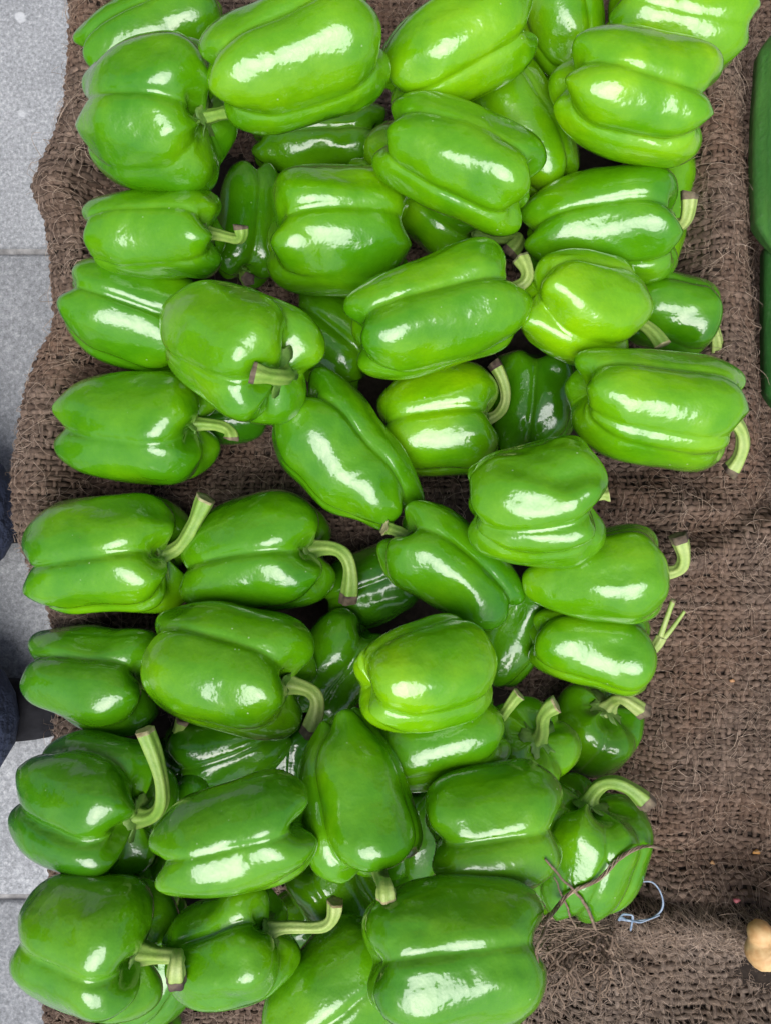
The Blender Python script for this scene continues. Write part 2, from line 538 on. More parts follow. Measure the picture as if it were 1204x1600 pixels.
def col(c):
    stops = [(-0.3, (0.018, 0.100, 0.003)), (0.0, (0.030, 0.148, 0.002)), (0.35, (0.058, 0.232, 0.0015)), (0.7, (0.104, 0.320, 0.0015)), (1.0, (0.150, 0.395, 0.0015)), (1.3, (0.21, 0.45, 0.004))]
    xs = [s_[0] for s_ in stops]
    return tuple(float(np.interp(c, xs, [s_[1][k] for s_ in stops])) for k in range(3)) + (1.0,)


def stem_parts(root, base_w, axis, loc, tip, mid, cut, thick, pale, upv, seed, split=False):
    """calyx, stem and its cut end"""
    rg = np.random.default_rng(seed + 900)
    axis = axis / np.linalg.norm(axis)
    ln = np.linalg.norm(tip - base_w)
    p0 = base_w - axis * 0.002
    if mid is None:
        p1 = base_w + axis * ln * 0.42; p2 = tip * 0.72 + (base_w + axis * ln * 0.55) * 0.28
    else:
        p1 = base_w + axis * np.linalg.norm(mid - base_w) * 0.55; p2 = mid * 1.0
    C = bez(p0, p1, p2, tip, 18)
    s = np.linspace(0, 1, 18)
    rad = thick * (1 + 0.75 * np.exp(-(s / 0.10) ** 2) - 0.12 * np.sin(s * 3.1) + 0.20 * sm(s, 0.75, 1.0))
    rad = rad * (1 + 0.04 * np.sin(s * 19 + seed))
    sides = 30
    V, q = tube_rings(C, rad, sides, 5, 0.11)
    stt = np.tile((0.5 - 0.5 * np.cos(5 * np.linspace(0, 2 * math.pi, sides, endpoint=False))) ** 2, 18) * (1 - 0.5 * np.repeat(s, sides)) + 0.35 * np.repeat(np.exp(-(s / 0.2) ** 2), sides)
    # lean the cut
    end = V[-sides:]
    T = C[-1] - C[-2]; T /= np.linalg.norm(T)
    V[-sides:] += T * (rg.uniform(-1, 1) * 0.35 * ((end - C[-1]) @ np.cross(T, upv)))[:, None]
    prong = None
    if split:                                     # the stem is torn lengthwise into two prongs
        k0 = 11
        nrm = np.cross(T, [0, 0, 1.0]); nrm /= np.linalg.norm(nrm)
        ss_ = (s[k0 - 2:] - s[k0 - 2]) / (1 - s[k0 - 2])
        keep = V[:(k0 + 1) * sides].copy()
        C1 = C[k0 - 2:] + nrm * (0.0052 * ss_ ** 0.8)[:, None]; C2 = C[k0 - 2:] - nrm * (0.0040 * ss_)[:, None] + T * (0.004 * ss_)[:, None]
        Va, qa = tube_rings(C1, thick * (0.62 - 0.30 * ss_), sides, 2, 0.15, flat=0.8)
        prong = tube_rings(C2, thick * (0.66 - 0.22 * ss_ + 0.12 * sm(ss_, .8, 1)), sides, 2, 0.15, flat=0.8)
        n0 = len(keep)
        q = np.concatenate([q[:k0 * sides], qa + n0, prong[1] + n0 + len(Va)])
        V = np.concatenate([keep, Va, prong[0]])
        stt = np.full(len(V), 0.3)
        C = C2
    smt = add('stem', mesh_np('stem', V - loc, q, tone=np.clip(stt, 0, 1)), M['stem_pale' if pale > 0.6 else ('stem_dark' if pale < 0.2 else 'stem')], root)
    # cut end: a slightly dished disc standing in the last ring
    ring = V[-sides:]; cen = ring.mean(0)
    inner = cen + (ring - cen) * 0.62 - T * 0.0004
    outer = ring + (ring - cen) * 0.03 + T * 0.0002
    back = V[-2 * sides:-sides] + (V[-2 * sides:-sides] - C[-2]) * (0.03 if cut == 'dark' else -0.05)
    VV = np.concatenate([back, outer, inner, [cen - T * 0.0009]])
    k = np.arange(sides); k2 = (k + 1) % sides
    qq = np.concatenate([np.stack([k, k2, sides + k2, sides + k], -1), np.stack([sides + k, sides + k2, 2 * sides + k2, 2 * sides + k], -1)])
    tt = np.stack([2 * sides + k, 2 * sides + k2, np.full(sides, 3 * sides)], -1)
    add('cut_end', mesh_np('cut_end', VV - loc, qq, tt), M['cut_dark' if cut == 'dark' else 'cut_pale'], smt)
    # calyx: a thin scalloped collar pressed on the shoulder
    nk = 40; th = np.linspace(0, 2 * math.pi, nk, endpoint=False)
    lob = np.abs(np.cos(th * 2.5 + seed)) ** 0.8
    e1 = np.cross(axis, upv); e1 /= np.linalg.norm(e1); e2 = np.cross(axis, e1)
    rings = []
    for f, lift in ((0.30, 0.0035), (0.62, 0.0016), (1.0, 0.0022), (1.0, 0.0012), (0.6, 0.0002)):
        rr_ = thick * 2.9 * f * (0.72 + 0.42 * lob * f) * (1 + 0.06 * rg.normal(size=nk) * f)
        h = lift + 0.0010 * np.sin(th * 3 + seed) * f + 0.0017 * (1 - lob) * f
        rings.append(base_w + np.outer(rr_ * np.cos(th), e1) + np.outer(rr_ * np.sin(th), e2) + np.outer(h, axis))
    V = np.concatenate(rings)
    i = np.arange(4)[:, None] * nk; k = np.arange(nk)[None, :]; k2 = (k + 1) % nk
    q = np.stack([i + k, i + k2, i + nk + k2, i + nk + k], -1).reshape(-1, 4)
    add('calyx', mesh_np('calyx', V - loc, q), M['calyx'], root)


def pepper(cx, cy, L, W, ang, color, creases, label, stem=None, tilt=0, taper=0.80, lob=1.0, blocky=0.42, low=0, grp=G_TOP, flat=1.0, seed=None, sink=0.58, zadd=0.0, bump=1.0, floor=None):
    global HG, COVER
    seed = int(cx * 7 + cy * 13) if seed is None else seed
    F = frame(ang, tilt)
    z = 0.05
    for it in range(4):
        sc = KPX * (CAM_Z - z)
        V, q, tone, pole = pepper_shape(L * sc * 1.02, W * sc * 1.03, creases, taper, seed, lob, blocky, flat, bump)
        Vw = V @ F.T
        c = P(cx, cy, z)
        mid = (Vw.max(0) + Vw.min(0)) / 2
        Vw = Vw - np.array([mid[0], mid[1], 0]); off = np.array([mid[0], mid[1], 0])
        i, j = bins(Vw + c)
        vz = Vw[:, 2]
        below = vz < 0.004
        zs = (HG[i, j] - np.where(vz < 0, vz * sink, vz))[below]
        z_new = float(np.percentile(zs, 99)) + zadd
        if floor is not None: z_new = floor
        z = z_new if it == 0 else 0.5 * z + 0.5 * z_new
    c = P(cx, cy, z)
    base_z = float(Vw[:, 2].min()) + z
    loc = np.array([c[0], c[1], base_z])
    root = add('bell_pepper', None, loc=tuple(loc))
    tag(root, label, 'bell pepper', grp)
    Wd = Vw + c
    ob = add('body', mesh_np('body', Wd - loc, q, tone=tone), M['pepper'], root)
    ob.color = col(color)
    i, j = bins(Wd)
    np.maximum.at(HG, (i, j), Wd[:, 2])
    COVER[i, j] = True
    axis = F[:, 2]; b = F[:, 1]
    bw = pole @ F.T - off + c
    if stem:
        tx, ty, dz = stem['tip']
        tip = P(tx, ty, bw[2] + dz)
        md = None
        if 'mid' in stem:
            mx, my, mz = stem['mid']; md = P(mx, my, bw[2] + mz)
        stem_parts(root, bw, axis, loc, tip, md, stem.get('cut', 'dark' if seed % 2 else 'pale'), 0.88 * stem.get('r', 10.5) * KPX * (CAM_Z - z), stem.get('pale', 0.4), b, seed, stem.get('split', False))
    return root


def st(tx, ty, dz=0.0, mid=None, **kw):
    d = dict(tip=(tx, ty, dz)); d.update(kw)
    if mid: d['mid'] = mid
    return d


# lowest fruit first; later ones settle on the earlier ones
# ---- upper compartment
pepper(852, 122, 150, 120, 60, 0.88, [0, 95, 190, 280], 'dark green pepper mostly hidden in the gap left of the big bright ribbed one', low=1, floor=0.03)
pepper(870, 12, 210, 150, 100, 0.85, [25, 110, 200, 290], 'yellow-green pepper at the top edge with its pointed blossom end hanging down', taper=0.62)
pepper(1055, 25, 225, 180, -8, 0.95, [-25, 25, 85, 160, 250], 'bright pepper cut by the top edge in the upper right corner', taper=0.95, lob=0.8)
pepper(245, 52, 235, 150, 22, 0.45, [-20, 75, 170, 255], 'pepper cut by the top edge nearest the left rim', lob=0.8)
pepper(498, 222, 225, 125, 4, 0.5, [5, 90, 180, 270], 'darker pepper with a bent furrow under the big pepper at the top', lob=1.2, bump=1.8)
pepper(808, 198, 230, 140, 122, 0.75, [25, 110, 200, 285], 'slanting smooth pepper between the two bright ones near the top', lob=0.7)
pepper(393, 352, 185, 120, -95, 0.3, [-20, 70, 160, 250], 'dark green pepper wedged upright with a brown stem stub at its lower end', stem=st(388, 436, 0.022, cut='dark', r=9), floor=0.035)
pepper(1015, 335, 200, 130, 80, 0.85, [0, 90, 180, 270], 'pale pepper peeping out behind the right end of a horizontal one by the right ridge', floor=0.022)
pepper(520, 535, 165, 165, -40, 0.5, [-5, 60, 150, 250], 'mid green lobed pepper just right of the stem that points at the camera', low=1, lob=1.1)
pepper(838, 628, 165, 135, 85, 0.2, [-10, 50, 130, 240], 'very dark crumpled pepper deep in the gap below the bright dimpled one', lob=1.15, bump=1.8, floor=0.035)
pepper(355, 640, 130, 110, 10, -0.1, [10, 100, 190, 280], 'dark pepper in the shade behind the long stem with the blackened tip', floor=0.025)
pepper(670, 305, 250, 155, -36, 0.62, [-50, 40, 130, 220], 'pepper with a hooked green stem lying half under a ridged one at centre top', stem=st(792, 398, 0.014, mid=(838, 352, 0.022), r=12), lob=0.9)
pepper(1044, 490, 150, 132, -14, 0.42, [-40, 60, 150, 240], 'smooth dark pepper with short curved stem leaning on the right ridge', stem=st(1118, 560, -0.015, mid=(1122, 515, 0.003), r=11, pale=0.7), lob=0.6)
pepper(210, 497, 205, 172, -18, 0.42, [-8, 80, 170, 260], 'pepper with one deep furrow, left of the one whose stem faces the camera', lob=1.15, tilt=-12, bump=1.3)
pepper(682, 655, 195, 180, 6, 0.92, [-8, 75, 165, 255], 'yellow-green blocky pepper with an arched stem, just right of the slanting dark one', stem=st(770, 566, 0.012, mid=(806, 620, 0.014), r=10, pale=0.7), lob=1.1)
pepper(240, 365, 218, 155, -2, 0.50, [-14, 60, 140, 235], 'three-ribbed pepper with a curly dried stem tip beside the left rim', stem=st(376, 352, 0.012, mid=(385, 392, 0.008), r=10, cut='dark'), lob=0.9, tilt=8)
pepper(935, 352, 250, 182, 4, 0.55, [-8, 70, 160, 250], 'horizontal pepper whose upright stem crosses onto the right ridge', stem=st(1076, 302, 0.012, mid=(1075, 365, 0.008), r=12, pale=0.8), lob=1.15, tilt=6)
pepper(215, 668, 245, 188, -1, 0.45, [18, 100, 190, -75], 'pepper with straight stem and blackened cut tip, lowest by the left rim', stem=st(362, 686, 0.004, mid=(365, 664, 0.006), r=11, cut='dark'), lob=1.0, tilt=9)
pepper(245, 182, 222, 222, -6, 0.52, [4, 62, 150, 245, -80], 'big four-lobed pepper by the left rim with its calyx and stem showing at the right', stem=st(388, 180, 0.012, mid=(352, 168, 0.010), r=12, cut='dark'), tilt=13, lob=1.3, blocky=0.40, bump=1.35)
pepper(528, 364, 222, 196, 3, 0.58, [-8, 62, 150, 250], 'squat blocky pepper in the middle of the upper heap with a level furrow', lob=1.1, taper=0.95, tilt=-16)
pepper(908, 482, 196, 178, -8, 0.88, [-45, 45, 140, 230], 'bright yellow-green pepper with a dimpled left end and a stem pointing down right', stem=st(1034, 540, 0.006, mid=(1010, 498, 0.006), r=12), lob=1.1, tilt=-26, bump=1.35)
pepper(988, 150, 245, 212, -8, 0.95, [4, 62, 140, 240, -80], 'big bright ribbed pepper at upper right with three small lobes on its left end', lob=1.15, tilt=-8)
pepper(543, 703, 265, 168, 132, 0.40, [32, 105, 200, -72], 'glossy pepper slanting down to the right, lowest in the middle of the upper heap', taper=0.70, lob=1.25)
pepper(1025, 642, 272, 195, -8, 0.78, [-34, 36, 62, 150, 240], 'large shiny ribbed pepper at the lower right of the upper heap with stem curled down', stem=st(1138, 738, -0.02, mid=(1178, 695, -0.008), r=13, pale=0.7), lob=0.9, tilt=-7)
pepper(715, 258, 262, 172, -24, 0.62, [-22, 62, 150, 240], 'ridged pepper sloping down to the right at the centre of the upper heap', taper=0.86, lob=1.15)
pepper(682, 484, 275, 188, 19, 0.60, [-14, 72, 160, 250], 'long glossy pepper rising to the right below the ridged centre one', stem=st(812, 404, 0.0, mid=(842, 445, 0.006), r=12, pale=0.7), taper=0.84, lob=0.95, tilt=-9)
pepper(380, 552, 258, 214, -28, 0.62, [38, 100, 200, -70], 'pepper whose thick stem with a black cut end points at the camera', stem=st(394, 582, 0.026, mid=(425, 590, 0.026), r=14, cut='dark'), tilt=24, taper=0.72, lob=1.1)
pepper(462, 82, 285, 196, 20, 0.62, [-16, 74, 160, 250], 'biggest pepper at the top edge, left of centre, with a diagonal furrow', taper=0.85, lob=1.15)
pepper(710, 70, 250, 172, 28, 0.9, [48, 110, 200, -70], 'bright yellow-green pepper at the top edge, right of centre', taper=0.70, lob=0.9)

# ---- lower compartment
GL = dict(grp=G_LOW)
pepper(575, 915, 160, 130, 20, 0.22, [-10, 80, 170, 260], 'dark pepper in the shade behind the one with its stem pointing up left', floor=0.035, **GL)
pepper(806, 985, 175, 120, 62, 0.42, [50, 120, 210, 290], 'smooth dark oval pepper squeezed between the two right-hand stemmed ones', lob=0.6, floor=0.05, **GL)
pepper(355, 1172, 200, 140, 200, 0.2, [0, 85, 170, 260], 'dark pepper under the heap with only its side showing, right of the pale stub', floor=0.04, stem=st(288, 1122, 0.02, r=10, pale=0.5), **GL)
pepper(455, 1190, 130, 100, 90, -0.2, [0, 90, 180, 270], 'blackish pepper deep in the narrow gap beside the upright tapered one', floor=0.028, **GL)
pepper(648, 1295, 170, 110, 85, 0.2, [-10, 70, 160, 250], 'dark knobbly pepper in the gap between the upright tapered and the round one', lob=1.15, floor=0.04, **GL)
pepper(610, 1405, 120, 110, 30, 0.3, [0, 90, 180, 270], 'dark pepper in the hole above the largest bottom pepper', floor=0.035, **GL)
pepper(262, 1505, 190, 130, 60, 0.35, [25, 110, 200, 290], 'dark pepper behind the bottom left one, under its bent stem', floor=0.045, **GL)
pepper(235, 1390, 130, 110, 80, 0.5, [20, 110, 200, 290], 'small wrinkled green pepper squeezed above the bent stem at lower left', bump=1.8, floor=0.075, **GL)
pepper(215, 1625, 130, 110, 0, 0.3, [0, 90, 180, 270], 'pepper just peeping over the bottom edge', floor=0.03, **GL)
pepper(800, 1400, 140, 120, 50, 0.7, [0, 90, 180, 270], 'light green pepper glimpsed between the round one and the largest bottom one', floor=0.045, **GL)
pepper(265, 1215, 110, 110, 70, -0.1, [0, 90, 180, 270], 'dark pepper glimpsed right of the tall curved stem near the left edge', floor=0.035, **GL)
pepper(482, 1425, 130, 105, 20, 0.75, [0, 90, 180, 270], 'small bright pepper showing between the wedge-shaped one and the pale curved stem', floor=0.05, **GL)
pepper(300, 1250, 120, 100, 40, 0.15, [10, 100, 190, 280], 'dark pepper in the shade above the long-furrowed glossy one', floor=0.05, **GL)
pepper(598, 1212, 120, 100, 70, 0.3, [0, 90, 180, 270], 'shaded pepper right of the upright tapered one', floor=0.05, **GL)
pepper(925, 1136, 135, 155, 62, 0.5, [-60, 0, 62, 150, 240], 'low squat pepper with calyx facing up and a pale stem pointing right', stem=st(1004, 1112, 0.014, mid=(965, 1082, 0.024), r=12, pale=0.8), tilt=36, lob=1.0, **GL)
pepper(528, 1038, 180, 135, 52, 0.45, [10, 75, 160, 250], 'dark glossy pepper right of the curved stem, stood on end', lob=1.1, floor=0.055, **GL)
pepper(528, 1398, 175, 140, 120, 0.85, [-10, 60, 150, 250], 'wrinkled shiny pepper under the downward pointing stem', lob=1.1, bump=1.6, floor=0.072, **GL)
pepper(918, 1328, 210, 200, 78, 0.5, [-48, 8, 52, 140, 230], 'upright furrowed pepper at lower right with a loose jute strand across it', stem=st(1012, 1258, 0.012, mid=(965, 1205, 0.014), r=13, cut='dark'), tilt=8, lob=1.15, **GL)
pepper(825, 1165, 125, 150, 60, 0.72, [-60, 5, 65, 150, 240], 'pepper with star-shaped calyx facing up and a stem leaning right', stem=st(868, 1100, 0.028, mid=(830, 1120, 0.024), r=12, pale=0.5), tilt=48, lob=1.1, floor=0.078, **GL)
pepper(688, 1152, 205, 140, 18, 0.60, [30, 110, 200, 290], 'pepper lying under the bright knobbly one, its short stem at upper right', stem=st(810, 1084, 0.01, mid=(790, 1105, 0.008), r=10, pale=0.3), lob=0.7, **GL)
pepper(925, 1015, 200, 146, -10, 0.72, [-50, 55, 150, 240], 'pepper with a split stem at the right side of the lower heap', stem=st(1056, 950, 0.012, mid=(1030, 1000, 0.006), r=10, pale=0.7, split=True), taper=0.74, lob=1.15, **GL)
pepper(155, 1062, 215, 185, -6, 0.25, [-28, 50, 150, 240], 'dark green pepper at the left edge with a stubby stem behind the larger one', stem=st(242, 1078, 0.006, r=11), tilt=14, lob=1.0, bump=1.4, **GL)
pepper(172, 866, 245, 202, 5, 0.58, [-2, 62, 85, 160, 250], 'ribbed shiny pepper at top left of the lower heap, stem pointing up right', stem=st(322, 778, 0.016, mid=(295, 840, 0.010), r=13, pale=0.6), lob=1.15, taper=0.92, tilt=10, **GL)
pepper(403, 864, 235, 196, 12, 0.42, [-4, 70, 160, 250], 'pepper with a long stem arching down over its right end, top of the lower heap', stem=st(544, 940, 0.0, mid=(560, 855, 0.016), r=13, pale=0.6), taper=0.85, lob=1.15, tilt=14, **GL)
pepper(702, 884, 232, 168, 142, 0.42, [22, 90, 190, -72], 'dark pepper with a short stem pointing up left', stem=st(600, 824, 0.004, r=11, pale=0.5), taper=0.72, lob=1.15, **GL)
pepper(925, 896, 222, 166, 4, 0.62, [-62, 70, 150, 250], 'tapered pepper with a stem curling upward over the bare burlap', stem=st(1058, 836, 0.014, mid=(1085, 900, 0.010), r=12, pale=0.8), taper=0.62, lob=0.8, tilt=8, **GL)
pepper(530, 1545, 215, 190, 40, 0.55, [-5, 70, 160, 250], 'pepper at the bottom edge left of the largest one', lob=1.0, tilt=-18, **GL)
pepper(360, 1468, 212, 190, 24, 0.52, [-45, 60, 150, 240], 'wedge-shaped pepper near the bottom with a pale stem curving up right', stem=st(524, 1408, 0.01, mid=(525, 1475, 0.006), r=11, pale=0.7), taper=0.62, lob=1.1, tilt=10, bump=1.3, **GL)
pepper(146, 1256, 228, 220, -6, 0.25, [4, 58, 140, 230, -70], 'dark lobed pepper overhanging the left rim with a tall curved stem', stem=st(226, 1140, 0.024, mid=(268, 1235, 0.022), r=13, pale=0.6), tilt=22, lob=1.35, seed=42, **GL)
pepper(150, 1474, 220, 222, -4, 0.5, [-6, 62, 150, 240], 'large shiny pepper at the bottom left corner with a stem bent downward', stem=st(276, 1536, 0.030, mid=(270, 1468, 0.046), r=13, pale=0.8), tilt=14, lob=1.35, blocky=0.40, seed=41, **GL)
pepper(838, 784, 212, 206, 4, 0.55, [32, 60, 140, 235, -80], 'creased pepper bridging the two heaps, with a stubby stem at right', stem=st(950, 772, 0.002, r=11, pale=0.8), lob=1.2, bump=1.5, tilt=6, **GL)
pepper(662, 1053, 214, 176, 12, 0.98, [38, 85, 170, 260, -70], 'bright yellow-green knobbly pepper with its puckered blossom end to the left', taper=0.80, lob=0.8, tilt=-22, seed=102, **GL)
pepper(355, 1046, 265, 206, -12, 0.55, [-38, 52, 150, 240], 'big smooth pepper with a thick stem hooking down, centre left of the lower heap', stem=st(482, 1146, -0.004, mid=(515, 1075, 0.010), r=14, cut='dark', pale=0.7), taper=0.78, lob=1.0, tilt=10, **GL)
pepper(562, 1242, 255, 190, -74, 0.52, [-75, 40, 110, 200], 'upright tapered pepper in the middle of the lower heap, stem pointing down', stem=st(604, 1402, 0.040, mid=(596, 1356, 0.046), r=13, pale=0.7, cut='pale'), taper=0.6, lob=1.0, tilt=14, seed=311, **GL)
pepper(768, 1290, 210, 200, 8, 0.55, [-4, 68, 150, 240], 'round blocky pepper above the largest bottom one, with one deep furrow', lob=1.2, taper=0.95, tilt=-8, seed=101, **GL)
pepper(367, 1302, 252, 192, 17, 0.5, [-10, 66, 150, 240], 'glossy pepper with a long straight furrow between the tall curved stem and the upright one', lob=1.15, seed=204, **GL)
pepper(706, 1490, 275, 230, 2, 0.55, [-26, 60, 150, 240], 'largest pepper, at the bottom edge right of centre', lob=1.0, taper=0.95, tilt=-10, seed=105, **GL)

# ------------------------------------------------------------------ burlap sacks: backing, woven threads, loose fibres
cover_px = None


def covered(Pw, rad=9):
    """deep inside the heap, where nothing of the cloth can be seen"""
    global cover_px
    if cover_px is None:
        c = COVER.copy()
        for _ in range(2):                       # close pin holes
            d = c.copy(); d[1:] |= c[:-1]; d[:-1] |= c[1:]; d[:, 1:] |= c[:, :-1]; d[:, :-1] |= c[:, 1:]; c = d
        for _ in range(rad + 2):
            d = c.copy(); d[1:] &= c[:-1]; d[:-1] &= c[1:]; d[:, 1:] &= c[:, :-1]; d[:, :-1] &= c[:, 1:]; c = d
        cover_px = c
    i, j = bins(Pw.reshape(-1, 3))
    return cover_px[i, j].reshape(Pw.shape[:-1])


def normals(fn, U, V):
    e = 1.5
    a = fn(U + e, V) - fn(U - e, V); b = fn(U, V + e) - fn(U, V - e)
    n = np.cross(b, a)
    n /= np.linalg.norm(n, axis=-1)[..., None] + 1e-12
    n = np.where(n[..., 2:3] < -0.2, -n, n)
    return n


def weave(fn, u0, u1, v0, v1, pu, pv, hide, ra=0.00225, rb=0.00125, amp=0.00085, seed=1):
    """two sets of threads passing over and under each other; returns V, quads, tone"""
    rg = np.random.default_rng(seed)
    VV, QQ, TT, off = [], [], [], 0
    nu = int((u1 - u0) / pu); nv = int((v1 - v0) / pv)
    ju = rg.normal(size=nu + 1) * 0.13 * pu; jv = rg.normal(size=nv + 1) * 0.13 * pv
    SID = 5
    th = np.linspace(0, 2 * math.pi, SID, endpoint=False) + 0.3
    w1 = Noise3(rg, 8, 0.05); w2 = Noise3(rg, 8, 0.05); wr = Noise3(rg, 8, 0.09)
    for d in (0, 1):
        n_t, n_c = (nv, nu) if d == 0 else (nu, nv)
        k = np.arange(2 * n_c + 1)
        tix = np.arange(n_t)
        if d == 0:
            U = (u0 + k * pu / 2)[None, :] + np.zeros((n_t, 1)); Vv = (v0 + tix * pv + jv[:n_t])[:, None] + np.zeros((1, len(k)))
            wob = w1(np.stack([U * 0.9, Vv * 3.1, 0 * U], -1)); Vv = Vv + wob * pv * 0.26
        else:
            Vv = (v0 + k * pv / 2)[None, :] + np.zeros((n_t, 1)); U = (u0 + tix * pu + ju[:n_t])[:, None] + np.zeros((1, len(k)))
            wob = w2(np.stack([U * 3.1, Vv * 0.9, 0 * U], -1)); U = U + wob * pu * 0.26
        C = fn(U, Vv); N = normals(fn, U, Vv)
        sign = np.where(k % 2 == 0, np.where(((k // 2)[None, :] + tix[:, None]) % 2 == 0, 1.0, -1.0), 0.0) * (1 if d == 0 else -1)
        hid = hide(C)
        C = C + N * (sign * amp * (1 + 0.25 * rg.normal(size=sign.shape)))[..., None]
        T = np.gradient(C, axis=1); T /= np.linalg.norm(T, axis=-1)[..., None] + 1e-12
        B = np.cross(N, T); N2 = np.cross(T, B)
        rj = 1 + 0.16 * wr(np.stack([U, Vv, 0 * U + 50 * d], -1)) + 0.10 * rg.normal(size=n_t)[:, None] + 0.07 * rg.normal(size=U.shape)
        rj = np.clip(rj, 0.5, 1.6) * (1.03 if d == 0 else 0.85)
        ring = C[:, :, None, :] + rj[..., None, None] * (B[:, :, None, :] * (np.cos(th) * ra)[None, None, :, None] + N2[:, :, None, :] * (np.sin(th) * rb)[None, None, :, None])
        nk = len(k)
        idx = np.arange(n_t * nk * SID).reshape(n_t, nk, SID)
        q = np.stack([idx[:, :-1], np.roll(idx, -1, 2)[:, :-1], np.roll(idx, -1, 2)[:, 1:], idx[:, 1:]], -1)
        keep = ~(hid[:, :-1] | hid[:, 1:])
        q = q[keep].reshape(-1, 4)
        tone = np.clip(0.42 + 0.26 * rg.normal(size=n_t)[:, None] + 0.22 * rg.normal(size=U.shape), 0, 1)
        tone = np.repeat(tone[..., None], SID, -1)
        V3 = ring.reshape(-1, 3); tn = tone.reshape(-1)
        used = np.zeros(len(V3), bool); used[q.ravel()] = True
        remap = np.cumsum(used) - 1
        VV.append(V3[used]); TT.append(tn[used]); QQ.append(remap[q] + off); off += int(used.sum())
    return np.concatenate(VV), np.concatenate(QQ), np.concatenate(TT)


def fibres(fn, uv, seed, lmin=10, lmax=42, r=0.00025, lift=0.0024, curl=0.75, lie=None):
    """loose curly hairs lying on and standing off the cloth"""
    rg = np.random.default_rng(seed)
    n = len(uv); K = 7
    L = rg.uniform(lmin, lmax, n) * rg.uniform(0.5, 1, n)
    a = rg.uniform(0, 6.28, n) if lie is None else lie + rg.normal(size=n) * 0.5 + math.pi * (rg.random(n) < 0.5)
    U = np.zeros((n, K)); V = np.zeros((n, K)); U[:, 0] = uv[:, 0]; V[:, 0] = uv[:, 1]
    bend = rg.normal(size=n) * curl * 0.6
    for k in range(1, K):
        a = a + bend + rg.normal(size=n) * curl * 0.55
        U[:, k] = U[:, k - 1] + np.cos(a) * L / (K - 1); V[:, k] = V[:, k - 1] + np.sin(a) * L / (K - 1)
    s = np.linspace(0, 1, K)[None, :]
    hh = rg.gamma(1.6, 0.6, n)[:, None] * lift * np.sin(s * math.pi * rg.uniform(0.55, 1.0, n)[:, None]) + 0.0016
    C = fn(U, V) + normals(fn, U, V) * hh[..., None]
    T = np.gradient(C, axis=1); T /= np.linalg.norm(T, axis=-1)[..., None] + 1e-12
    A = np.cross(T, np.array([0.31, 0.2, 0.93])); A /= np.linalg.norm(A, axis=-1)[..., None] + 1e-12
    B = np.cross(T, A)
    rad = r * rg.uniform(0.6, 1.5, n)[:, None] * (1 - 0.6 * s)
    th = np.array([0, 2.094, 4.189])
    ring = C[:, :, None, :] + rad[..., None, None] * (A[:, :, None, :] * np.cos(th)[None, None, :, None] + B[:, :, None, :] * np.sin(th)[None, None, :, None])
    idx = np.arange(n * K * 3).reshape(n, K, 3)
    q = np.stack([idx[:, :-1], np.roll(idx, -1, 2)[:, :-1], np.roll(idx, -1, 2)[:, 1:], idx[:, 1:]], -1).reshape(-1, 4)
    tone = np.repeat(np.clip(0.4 + 0.3 * rg.normal(size=n), 0, 1), K * 3)
    return ring.reshape(-1, 3), q, tone


def backing(fn, us, vs, dz):
    U, V = np.meshgrid(us, vs, indexing='ij')
    C = fn(U, V) - normals(fn, U, V) * dz
    nu, nv = U.shape
    idx = np.arange(nu * nv).reshape(nu, nv)
    q = np.stack([idx[:-1, :-1], idx[1:, :-1], idx[1:, 1:], idx[:-1, 1:]], -1).reshape(-1, 4)
    return C.reshape(-1, 3), q


def hide1(C):
    h = covered(C)
    X = C[..., 0] / S + 602; Y = 800 - C[..., 1] / S
    return h | ((X > 890) & (Y > 1460) & (C[..., 2] > -0.5))


sack = add('burlap_sack', None, loc=(0, 0, -0.02))
tag(sack, 'brown burlap sacking lining both compartments under the green peppers', 'burlap')
o0 = np.array([0, 0, -0.02])
V, q = backing(sheet1, np.concatenate([np.linspace(-820, -20, 26), np.linspace(-14, 1500, 260)]), np.linspace(-300, 2000, 330), 0.0012)
add('backing', mesh_np('backing', V - o0, q), M['jute_base'], sack)
V, q, tn = weave(sheet1, -190, 1410, -150, 1720, 10.0, 8.8, hide1, ra=0.00205, rb=0.00118, amp=0.00085, seed=3)
tag(add('woven_threads', mesh_np('woven_threads', V - o0, q, tone=tn), M['jute'], sack), kind='stuff')
N = 19000
uv = np.stack([rng.uniform(-80, 1330, N), rng.uniform(-80, 1680, N)], -1)
pw = sheet1(uv[:, 0], uv[:, 1])
uv = uv[~hide1(pw)]
V, q, tn = fibres(sheet1, uv, 5, 12, 70, r=0.00016, curl=0.45)
tag(add('loose_fibres', mesh_np('loose_fibres', V - o0, q, tone=tn), M['fibre'], sack), kind='stuff')

sack2 = add('burlap_sack', None, loc=(0.15, -0.3, 0.0))
tag(sack2, 'loosely woven grey-brown sack with a rolled seam and frayed end in the lower right corner', 'burlap')
o2 = np.array([0.15, -0.3, 0.0])
V, q = backing(sheet2, np.linspace(-40, 620, 90), np.linspace(-25, 420, 70), 0.0012)
add('backing', mesh_np('backing', V - o2, q), M['jute_base'], sack2)
V, q, tn = weave(sheet2, -30, 520, -30, 300, 12.5, 11.0, lambda C: np.zeros(C.shape[:-1], bool), ra=0.00200, rb=0.00125, amp=0.001, seed=8)
tag(add('woven_threads', mesh_np('woven_threads', V - o2, q, tone=tn), M['jute2'], sack2), kind='stuff')
uv = np.stack([rng.uniform(-20, 520, 3200), rng.uniform(0, 290, 3200)], -1)
Va, qa, ta = fibres(sheet2, uv, 6, 10, 50, r=0.00018, curl=0.6)
uv = np.stack([rng.uniform(0, 420, 700), rng.uniform(2, 52, 700)], -1)      # combed along the rolled seam
